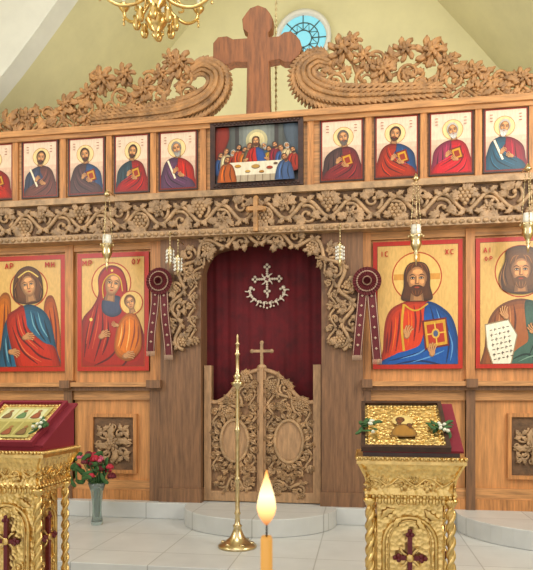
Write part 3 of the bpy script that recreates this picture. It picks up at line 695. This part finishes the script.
# ---------------------------------------------------------------- rosettes with ribbons
def rosette(p,q):
    m=MB(); y=-.16; x,z=W(p,q,y)
    m.tube([(x,-.05,z),(x,y-.01,z)],.012,BRASS)
    nf=28
    for R0,R1,mat,yy in ((.05,.135,RIB,0),(.04,.10,RIBW,-.012),(.0,.088,RIB,-.02),(.0,.045,RIBW,-.03),(.0,.033,RIB,-.038)):
        vs=[];fs=[]; n=nf*2
        for k in range(n):
            a=pi*k/nf; d=.006 if k%2 else -.006
            vs.append((x+R0*cos(a),y+yy,z+R0*sin(a))); vs.append((x+R1*cos(a),y+yy+d,z+R1*sin(a)))
        for k in range(n): fs.append((2*k,2*k+1,2*((k+1)%n)+1,2*((k+1)%n)))
        m.add(vs,fs,mat)
    for s,L in ((-1,.66),(1,.70)):
        w=.09; N=14; vs=[];fs=[];vw=[]
        for i in range(N+1):
            t=i/N; cx=x+s*(.035+.06*t); zz=z-.04-L*t; yy=y+.012+.012*sin(t*8+s)
            vs+=[(cx-w/2,yy,zz),(cx+w/2,yy,zz)]; vw.append((cx,yy-.004,zz))
        for i in range(N): fs.append((2*i,2*i+1,2*i+3,2*i+2))
        m.add(vs,fs,RIB,True)
        for e in (-.036,.036): m.tube([(a+e,bq,cq) for a,bq,cq in vw],.004,RIBW,4)
        for i in range(2,N,2): 
            a=vw[i]; m.ell((a[0],a[1],a[2]),(.008,.004,.014),RIBW,6,4); m.ell((a[0],a[1],a[2]),(.016,.004,.007),RIBW,6,4)
        e=vw[-1]
        for k in range(9): m.tube([(e[0]-.04+k*.01,e[1],e[2]),(e[0]-.04+k*.01,e[1],e[2]-.05)],.003,RIBW,4)
    m.build('ribbon_rosette')
rosette(159,281); rosette(367,281)
# ---------------------------------------------------------------- hanging lamps
def chain(m,p0,p1,r,mat,step=.03):
    p0,p1=Vector(p0),Vector(p1); L=(p1-p0).length; n=max(2,int(L/step))
    m.tube([p0,p1],r*.45,mat,5)
    for i in range(n+1):
        q=p0.lerp(p1,i/n); m.ell(q,(r,r,r*1.5),mat,6,4)
def oil_lamp(p,yt,yb,Y,s=1.):
    m=MB(); x,zt=W(p,yt,Y); _,zb=W(p,yb,Y); H=zt-zb
    m.tube([(x,-.12,zt+.02),(x,Y,zt+.02)],.006,PALEB)
    m.lathe(x,Y,[(.001,zt+.02),(.014*s,zt+.01),(.025*s,zt-.015),(.034*s,zt-.03),(.015*s,zt-.04),(.001,zt-.05)],PALEB,14)
    zr=zb+H*.33
    for k in range(3):
        a=2*pi*k/3+.5; chain(m,(x+.02*s*cos(a),Y+.02*s*sin(a),zt-.03),(x+.06*s*cos(a),Y+.06*s*sin(a),zr),.0055,PALEB)
    s*=.8
    m.lathe(x,Y,[(.078*s,zr+.012),(.085*s,zr),(.075*s,zr-.02),(.06*s,zr-.05),(.07*s,zr-.07),(.045*s,zr-.11),(.02*s,zr-.14),(.03*s,zr-.155),(.012*s,zr-.17),(.02*s,zr-.185),(.001,min(zb,zr-.19))],PALEB,18)
    m.lathe(x,Y,[(.001,zr),(.05*s,zr),(.058*s,zr+.04),(.055*s,zr+.10),(.048*s,zr+.10),(.042*s,zr+.02),(.001,zr+.02)],CLR,16)
    for k in range(8):
        a=2*pi*k/8; m.ell((x+.085*s*cos(a),Y+.085*s*sin(a),zr),(.01,.01,.014),PALEB,6,4)
    m.build('hanging_oil_lamp')
oil_lamp(107,192,272,-.38,.95); oil_lamp(416,176,266,-.38,.95); oil_lamp(528,166,254,-.38,.95)
def small_lamp(p,yt,yb):
    m=MB(); Y=-.30; x,zt=W(p,yt,Y); _,zb=W(p,yb,Y)
    m.tube([(x,-.12,zt),(x,Y,zt)],.006,PALEB); zm=zt-(zt-zb)*.4
    chain(m,(x,Y,zt),(x,Y,zm),.007,PALEB,.025)
    m.lathe(x,Y,[(.001,zm),(.02,zm-.01),(.028,zm-.04),(.022,zm-.09),(.012,zm-.13),(.018,zm-.15),(.001,zb-.01)],PALEB,14)
    for k in range(6):
        a=pi*k/3; xx,yy=x+.036*cos(a),Y+.036*sin(a)
        m.tube([(x,Y,zm-.02),(xx,yy,zm-.03)],.004,PALEB,4)
        for j in range(4): m.ell((xx,yy,zm-.05-j*.033),(.009,.009,.015),CLR,6,5)
    m.build('crystal_lamp')
small_lamp(170,232,268); small_lamp(178,240,276); small_lamp(340,224,270)
m=MB(); x,z=W(276,112,.25); chain(m,(x,.25,4.2),(x,.25,8.98),.014,PALEB,.06); m.build('hanging_chain')
# ---------------------------------------------------------------- chandelier
m=MB(); Yc=-2.0; x,z=W(156,41,Yc)
pf=[(.001,z),(.015,z+.02),(.03,z+.04),(.015,z+.06),(.05,z+.09),(.075,z+.13),(.06,z+.17),(.025,z+.19),(.03,z+.23),(.07,z+.27),(.05,z+.32),(.02,z+.36),(.02,z+.9),(.05,z+.95),(.02,z+1.),(.015,z+1.3)]
m.lathe(x,Yc,pf,BRASS,24)
chain(m,(x,Yc,z+1.3),(x,Yc,8.98),.014,BRASS,.06)
for k in range(8):
    a=2*pi*k/8+.2; d=Vector((cos(a),sin(a),0)); C0=Vector((x,Yc,z+.05))
    pr=catmull([(.05,.26),(.14,.20),(.26,.19),(.36,.26),(.38,.34)],6)
    m.tube([C0+d*r_+Vector((0,0,h)) for r_,h in pr],.011,BRASS,6)
    pr=catmull([(.14,.20),(.12,.28),(.19,.32),(.24,.27),(.2,.24)],5)
    m.tube([C0+d*r_+Vector((0,0,h)) for r_,h in pr],.008,BRASS,5)
    e=C0+d*.38
    m.lathe(e.x,e.y,[(.001,e.z+.30),(.012,e.z+.31),(.03,e.z+.33),(.045,e.z+.355),(.02,e.z+.36),(.015,e.z+.38),(.014,e.z+.38)],BRASS,12)
    m.lathe(e.x,e.y,[(.012,e.z+.37),(.012,e.z+.48),(.001,e.z+.50)],WFL,10)
    for j in range(3): m.ell((e.x,e.y,e.z+.285-j*.03),(.010,.010,.014),BRASS,6,4)
    f=C0+d*.13
    m.lathe(f.x,f.y,[(.001,f.z+.02),(.02,f.z+.03),(.03,f.z+.06),(.02,f.z+.09),(.028,f.z+.11),(.001,f.z+.115)],BRASS,10)
m.build('chandelier')
# ---------------------------------------------------------------- candlestick stand
m=MB(); Yk=-1.13; x,_=W(237.5,545,Yk); z=.16
_,ztp=W(237.5,334,Yk)
pf=[(.001,z),(.155,z),(.16,z+.012),(.15,z+.025),(.12,z+.04),(.095,z+.055),(.06,z+.085),(.04,z+.13),(.03,z+.16),(.04,z+.175),(.022,z+.19),(.018,z+.26),(.028,z+.275),(.018,z+.29)]
for zk in (.55,.95): pf+=[(.016,z+zk-.03),(.022,z+zk-.012),(.026,z+zk),(.022,z+zk+.012),(.016,z+zk+.03)]
zk=z+1.28
pf+=[(.015,zk),(.02,zk+.02),(.05,zk+.045),(.055,zk+.06),(.03,zk+.07),(.024,zk+.09),(.036,zk+.11),(.022,zk+.13),(.014,zk+.15),(.014,zk+.28),(.024,zk+.295),(.013,zk+.31),(.012,ztp-.09),(.022,ztp-.08),(.009,ztp-.07),(.008,ztp-.01),(.001,ztp)]
m.lathe(x,Yk,pf,PALEB,24)
for k in range(6):
    a=2*pi*k/6; m.ell((x+.12*cos(a),Yk+.12*sin(a),z+.04),(.02,.02,.012),PALEB,8,5)
m.build('brass_candlestick')
# ---------------------------------------------------------------- flower vase
m=MB(); Yv=-.50; x,_=W(97,520,Yv); z=.16
m.lathe(x,Yv,[(.001,z+.001),(.055,z+.001),(.058,z+.02),(.045,z+.10),(.045,z+.2),(.06,z+.32),(.085,z+.40),(.081,z+.40),(.056,z+.32),(.04,z+.2),(.04,z+.10),(.05,z+.03),(.001,z+.025)],GLASS,24)
random.seed(3)
def rose(c,R,mat):
    m.ell(c,(R*.5,R*.5,R*.55),mat,8,6)
    for ring,(n,rr,tl) in enumerate(((4,.45,.2),(6,.75,.55),(7,1.,.95))):
        for k in range(n):
            a=2*pi*k/n+ring*.5; 
            m.ell((c[0]+rr*R*.6*cos(a),c[1]+rr*R*.6*sin(a),c[2]+R*(.25-.3*ring*.6)),(R*.36,R*.36,R*.42),mat,7,5)
for k in range(16):
    a=2*pi*k*.382; r_=.05+.17*((k%5)/5.); hx,hy,hz=x+r_*1.15*cos(a)-.03,Yv+r_*.7*sin(a),z+.50+.21*random.random()-.3*r_
    m.tube([(x+.02*cos(a),Yv+.02*sin(a),z+.06),(x+.03*cos(a),Yv+.03*sin(a),z+.36),(hx,hy,hz)],.004,GREEN,5)
    rose((hx,hy,hz),random.uniform(.036,.052),random.choice((ROSE,PINK,DRED,ROSE,DRED)))
for k in range(34):
    a=random.uniform(0,2*pi); r_=random.uniform(.02,.2); 
    m.M=Matrix.Translation((x-.02+r_*cos(a),Yv+r_*.7*sin(a),z+random.uniform(.36,.62)))@Matrix.Rotation(random.uniform(-1,1),4,'Z')
    m.leaf(0,0,random.uniform(-.4,pi+.4),.13,.06,0,.008,GREEN,1)
m.M=Matrix.Identity(4)
m.build('flower_vase')
# ---------------------------------------------------------------- lecterns
def lectern(cx,y0,variant):
    m=MB(); bd=.17
    T=Matrix.Translation((cx,y0+bd,0)); m.M=T
    m.box(-.25,.25,-.20,.20,0,.07,GOLDP); m.box(-.235,.235,-.19,.19,.07,.12,BRASS); m.box(-.22,.22,-.175,.175,.12,.15,GOLDP)
    m.box(-.155,.155,-.125,.125,.15,.90,GOLDP)
    for sx in (-1,1):
        for sy in (-1,1):
            a,c=sx*.19,sy*.148
            m.lathe(a,c,[(.03,.15),(.03,.17),(.02,.18),(.015,.19),(.015,.86),(.022,.87),(.032,.885),(.032,.90)],BRASS,12)
            for ph in (0,pi):
                m.tube([(a+.014*cos(t*.55+ph),c+.014*sin(t*.55+ph),.19+t*.67/60) for t in range(61)],.011,BRASS,5)
    for rot,hwid,dist in ((0,.155,.125),(pi/2,.125,.155),(-pi/2,.125,.155),(pi,.155,.125)):
        m.M=T@Matrix.Rotation(rot,4,'Z')
        y=-dist; iw=hwid-.03
        arc=[(-iw,.2),(-iw,.68)]+[(-iw*cos(pi*k/12),.68+iw*sin(pi*k/12)) for k in range(1,12)]+[(iw,.68),(iw,.2),(-iw,.2)]
        m.tube([(a,y-.005,c) for a,c in arc],.010,BRASS,6)
        m.tube([(a*.8,y-.003,.2+(c-.2)*.96+.01) for a,c in arc],.005,BRASS,5)
        m.box(-.011,.011,y-.022,y,.40,.72,BURG); m.box(-.06,.06,y-.021,y,.60,.622,BURG)
        for dx,dz in ((-.06,.611),(.06,.611),(0,.73),(0,.40)): 
            for q in range(3):
                aa=q*2.1+ math.atan2(dz-.611,dx); m.ell((dx+.012*cos(aa),y-.02,dz+.012*sin(aa)),(.012,.008,.012),BURG,7,5)
        m.ell((0,y-.022,.611),(.02,.008,.02),BRASS)
        for q in range(4):
            aa=pi/4+q*pi/2; m.leaf(.015*cos(aa),.611+.015*sin(aa),aa,.05,.02,y-.012,.006,BRASS,1)
        for sx in (-1,1):
            m.spiral(sx*(iw*.55),.32,.035,0,1.4,sx,y-.008,.006,BRASS); m.spiral(sx*(iw*.55),.47,.03,1,1.4,-sx,y-.008,.006,BRASS)
            m.leaf(sx*iw*.6,.75,pi/2+sx*.6,.07,.035,y-.008,.008,BRASS); m.leaf(sx*(hwid-.02),.80,pi/2+sx*.95,.08,.04,y-.005,.008,BRASS)
        hw2=hwid+.05; dd=dist+.035
        st=[(.0,.90),(.012,.92),(.002,.95),(.012,1.0),(.03,1.04),(.045,1.07)]
        for (o0,za),(o1,zb2) in zip(st,st[1:]):
            m.add([(-hw2-o0,-dd-o0,za),(hw2+o0,-dd-o0,za),(hw2+o1,-dd-o1,zb2),(-hw2-o1,-dd-o1,zb2)],[(0,1,2,3)],GOLDP)
        vine(m,[(-hw2,.985),(hw2,.985)],.085,-dd-.006,BRASS,.13,.006)
        for k in range(int(hw2*2/.03)+1):
            m.ell((-hw2+k*.03,-dd-.012,.912),(.012,.008,.010),BRASS,6,4)
            m.ell((-hw2+k*.03,-dd-.002,.888),(.012,.006,.018),BRASS,6,4)
    m.M=T
    m.box(-.205,.205,-.16,.16,.88,.90,GOLDP)
    m.box(-.255,.255,-.21,.21,1.07,1.085,BRASS); m.box(-.25,.25,-.205,.205,1.085,1.105,GOLDP)
    for k in range(26): m.ell((-.25+k*.02,-.21,1.096),(.009,.008,.009),BRASS,6,4)
    for k in range(21):
        for sx in (-1,1): m.ell((sx*.254,-.20+k*.02,1.096),(.008,.009,.009),BRASS,6,4)
    zf,zb=1.125,1.335
    def quadx(x0,x1,pts,mat):
        n=len(pts); vs=[(x0,a,c) for a,c in pts]+[(x1,a,c) for a,c in pts]
        m.add(vs,[list(range(n)),list(range(2*n-1,n-1,-1))]+[(i,i+n,(i+1)%n+n,(i+1)%n) for i in range(n)],mat)
    quadx(-.225,.225,[(-.19,1.105),(.19,1.105),(.19,zb),(-.19,zf)],DARKW if not variant else CLOTH)
    ang=math.atan2(zb-zf,.38)
    TT=T@Matrix.Translation((0,-.19,zf))@Matrix.Rotation(ang,4,'X'); m.M=TT
    LL=.38/cos(ang)
    m.box(-.225 if not variant else -.24,.243,.0,LL+.015,0,.012,CLOTH)
    ox=-.012 if variant else -.025
    a0,a1,b0,b1=ox-.208,ox+.208,-.012,LL-.004
    f=.02; h=.04
    fm=DARKW if not variant else CLOTH
    m.box(a0,a1,b0,b1,.0121,.022,fm)
    m.box(a0,a0+f,b0,b1,.022,h,fm); m.box(a1-f,a1,b0,b1,.022,h,fm); m.box(a0+f,a1-f,b0,b0+f,.022,h,fm); m.box(a0+f,a1-f,b1-f,b1,.022,h,fm)
    a0+=f;a1-=f;b0+=f;b1-=f
    m.box(a0,a1,b0,b1,.022,.025,GOLDP)
    c=Canvas(m,(0,0,100,100*(b1-b0)/(a1-a0)),(a0+.012,b1-.012,.0255),(a1-a0-.024,0,0),(0,-(b1-b0-.024),0),(0,0,1),.00006)
    hh=c.b[3]
    def gr(u,v,r): m.ell((a0+(a1-a0)*u,b1-(b1-b0)*v,.026),(r,r,.008),BRASS,8,5)
    for k in range(18):
        for v in (.05,.95): gr((k+.5)/18,v,.008)
    for k in range(14):
        for u in (.04,.96): gr(u,(k+.5)/14,.008)
    if not variant:
        for k in range(50): gr(random.uniform(.12,.88),random.uniform(.12,.88),random.uniform(.006,.016))
        c.k=140
        c.ell(50,hh*.42,15,15,(214,190,130)); c.blob([(34,hh*.8),(37,hh*.6),(50,hh*.5),(63,hh*.6),(66,hh*.8)],(150,110,60)); head(c,46,hh*.42,9,(90,56,34),(120,74,48),False,tilt=.2); head(c,59,hh*.55,5.5,(90,56,34),(120,74,48),False,tilt=-.2)
    else:
        c.k=60
        c.rect(8,8,92,hh-8,(186,176,116));  # glare on the icon cover painted in as pale green-gold
        for k in range(3): c.rect(14+k*25,14,36+k*25,hh*.42,(206,204,160)); c.rect(14+k*25,hh*.5,36+k*25,hh-14,(160,150,90))
        for k in range(3):
            for j in (0,1): c.blob([(18+k*25,hh*(.4+.45*j)),(20+k*25,hh*(.28+.45*j)),(25+k*25,hh*(.22+.45*j)),(30+k*25,hh*(.28+.45*j)),(32+k*25,hh*(.4+.45*j))],((120,90,60),(90,120,80),(140,80,60))[(k+j)%3]); c.ell(25+k*25,hh*(.2+.45*j),3.5,4,(150,110,70))
    for sx in (-1,1):
        for k in range(16):
            px_,py_=ox+sx*.178+random.uniform(-.028,.028),LL*.36+random.uniform(-.06,.05)
            if k%3==0: m.ell((px_,py_,.052+random.uniform(0,.02)),(.010,.010,.009),WFL,7,5)
            else:
                m.M=TT@Matrix.Translation((px_,py_,.05))@Matrix.Rotation(-pi/2+random.uniform(-.6,.6),4,'X')
                m.leaf(0,0,random.uniform(0,2*pi),.055,.026,0,.004,GREEN,1); m.M=TT
    m.M=Matrix.Identity(4)
    m.build('lectern')
lectern(1.17,-2.98,0)
lectern(-.955,-2.98,1)
# ---------------------------------------------------------------- candle + stand
dirv=Vector((-sin(TH),cos(TH),0)); 
D=.72; base=CAM+dirv*D
x,y=base.x,base.y
ztop=E-(536-395)/600*D
m=MB()
m.lathe(x,y,[(.0075,ztop-.26),(.0072,ztop-.004),(.006,ztop),(.003,ztop-.001)],WAX,20)
m.tube([(x,y,ztop-.004),(x+.0003,y,ztop+.012),(x-.001,y,ztop+.02)],.0011,WICK,6)
cd=m.build('candle')
FL=bpy.data.materials.new('flame'); FL.use_nodes=True; nt=FL.node_tree; nt.nodes.clear()
out=nt.nodes.new('ShaderNodeOutputMaterial'); em=nt.nodes.new('ShaderNodeEmission'); tc=nt.nodes.new('ShaderNodeTexCoord'); sp=nt.nodes.new('ShaderNodeSeparateXYZ'); rp=nt.nodes.new('ShaderNodeValToRGB')
nt.links.new(tc.outputs['Generated'],sp.inputs[0]); nt.links.new(sp.outputs['Z'],rp.inputs[0]); nt.links.new(rp.outputs[0],em.inputs[0]); nt.links.new(em.outputs[0],out.inputs[0])
em.inputs[1].default_value=2.0
rp.color_ramp.elements[0].position=0; rp.color_ramp.elements[0].color=(.35,.09,.02,1)
rp.color_ramp.elements[1].position=1; rp.color_ramp.elements[1].color=(1,.36,.05,1)
e=rp.color_ramp.elements.new(.28); e.color=(1,.55,.2,1); e=rp.color_ramp.elements.new(.55); e.color=(1,.86,.5,1)
m=MB(); zf=ztop+.013; H=.066
m.lathe(x,y,[(.0008,zf),(.005,zf+.004),(.0095,zf+.012),(.0115,zf+.02),(.011,zf+.028),(.0088,zf+.038),(.0058,zf+.048),(.0028,zf+.057),(.0004,zf+H)],FL,24)
m.build('flame',parent=cd)
m=MB(); zs=ztop-.20
m.lathe(x,y,[(.16,0.001),(.16,.02),(.05,.05),(.025,.1),(.022,.6),(.03,.62),(.022,.65),(.03,zs-.12),(.12,zs-.07),(.14,zs-.03),(.145,zs),(.135,zs),(.13,zs-.03),(.001,zs-.03)],BRASS,32)
m.lathe(x,y,[(.001,zs-.029),(.131,zs-.029),(.131,zs-.015),(.001,zs-.01)],SAND,32)
m.build('votive_candle_stand')
# ---------------------------------------------------------------- lights
w=bpy.data.worlds.new('world'); bpy.context.scene.world=w; w.use_nodes=True
w.node_tree.nodes['Background'].inputs[0].default_value=(1,.97,.93,1); w.node_tree.nodes['Background'].inputs[1].default_value=1.12
def area(name,loc,target,sx,sy,pw,col=(1,1,1)):
    l=bpy.data.lights.new(name,'AREA'); l.shape='RECTANGLE'; l.size=sx; l.size_y=sy; l.energy=pw; l.color=col
    o=bpy.data.objects.new(name,l); o.location=loc; d=Vector(target)-Vector(loc); o.rotation_euler=d.to_track_quat('-Z','Y').to_euler(); bpy.context.scene.collection.objects.link(o)
area('window_light_left',(-3.85,-3.5,3.6),(0,0,2.0),1.6,2.4,115,(.97,.98,1))
area('window_light_right',(3.85,-2.6,3.6),(0,0,2.0),1.6,2.4,165,(1,.98,.94))
area('sanctuary_hidden_fill',(0,.75,3.5),(0,2.3,6.4),4.0,.5,55,(1,.98,.94))  # added fill hidden behind the screen, brightens the back wall; no lamp there
area('nave_overhead_fill',(0,-4.0,8.6),(0,-1.,2.),2.5,2.5,190,(1,.98,.94))  # added overhead fill for the nave, not an actual lantern
pl=bpy.data.lights.new('candle_glow','POINT'); pl.energy=.4; pl.color=(1,.6,.25); pl.shadow_soft_size=.02
po=bpy.data.objects.new('candle_glow',pl); po.location=(x,y,ztop+.09); bpy.context.scene.collection.objects.link(po)
# ---------------------------------------------------------------- camera
cam=bpy.data.cameras.new('camera'); co=bpy.data.objects.new('camera',cam); bpy.context.scene.collection.objects.link(co)
co.location=CAM; co.rotation_euler=(pi/2,0,TH)
cam.sensor_fit='HORIZONTAL'; cam.sensor_width=36; cam.lens=F/533*36; cam.shift_y=110/533; cam.clip_start=.02
cam.dof.use_dof=True; cam.dof.focus_distance=5.8; cam.dof.aperture_fstop=14
bpy.context.scene.camera=co
try:
    bpy.context.scene.view_settings.view_transform='Standard'
except Exception: pass
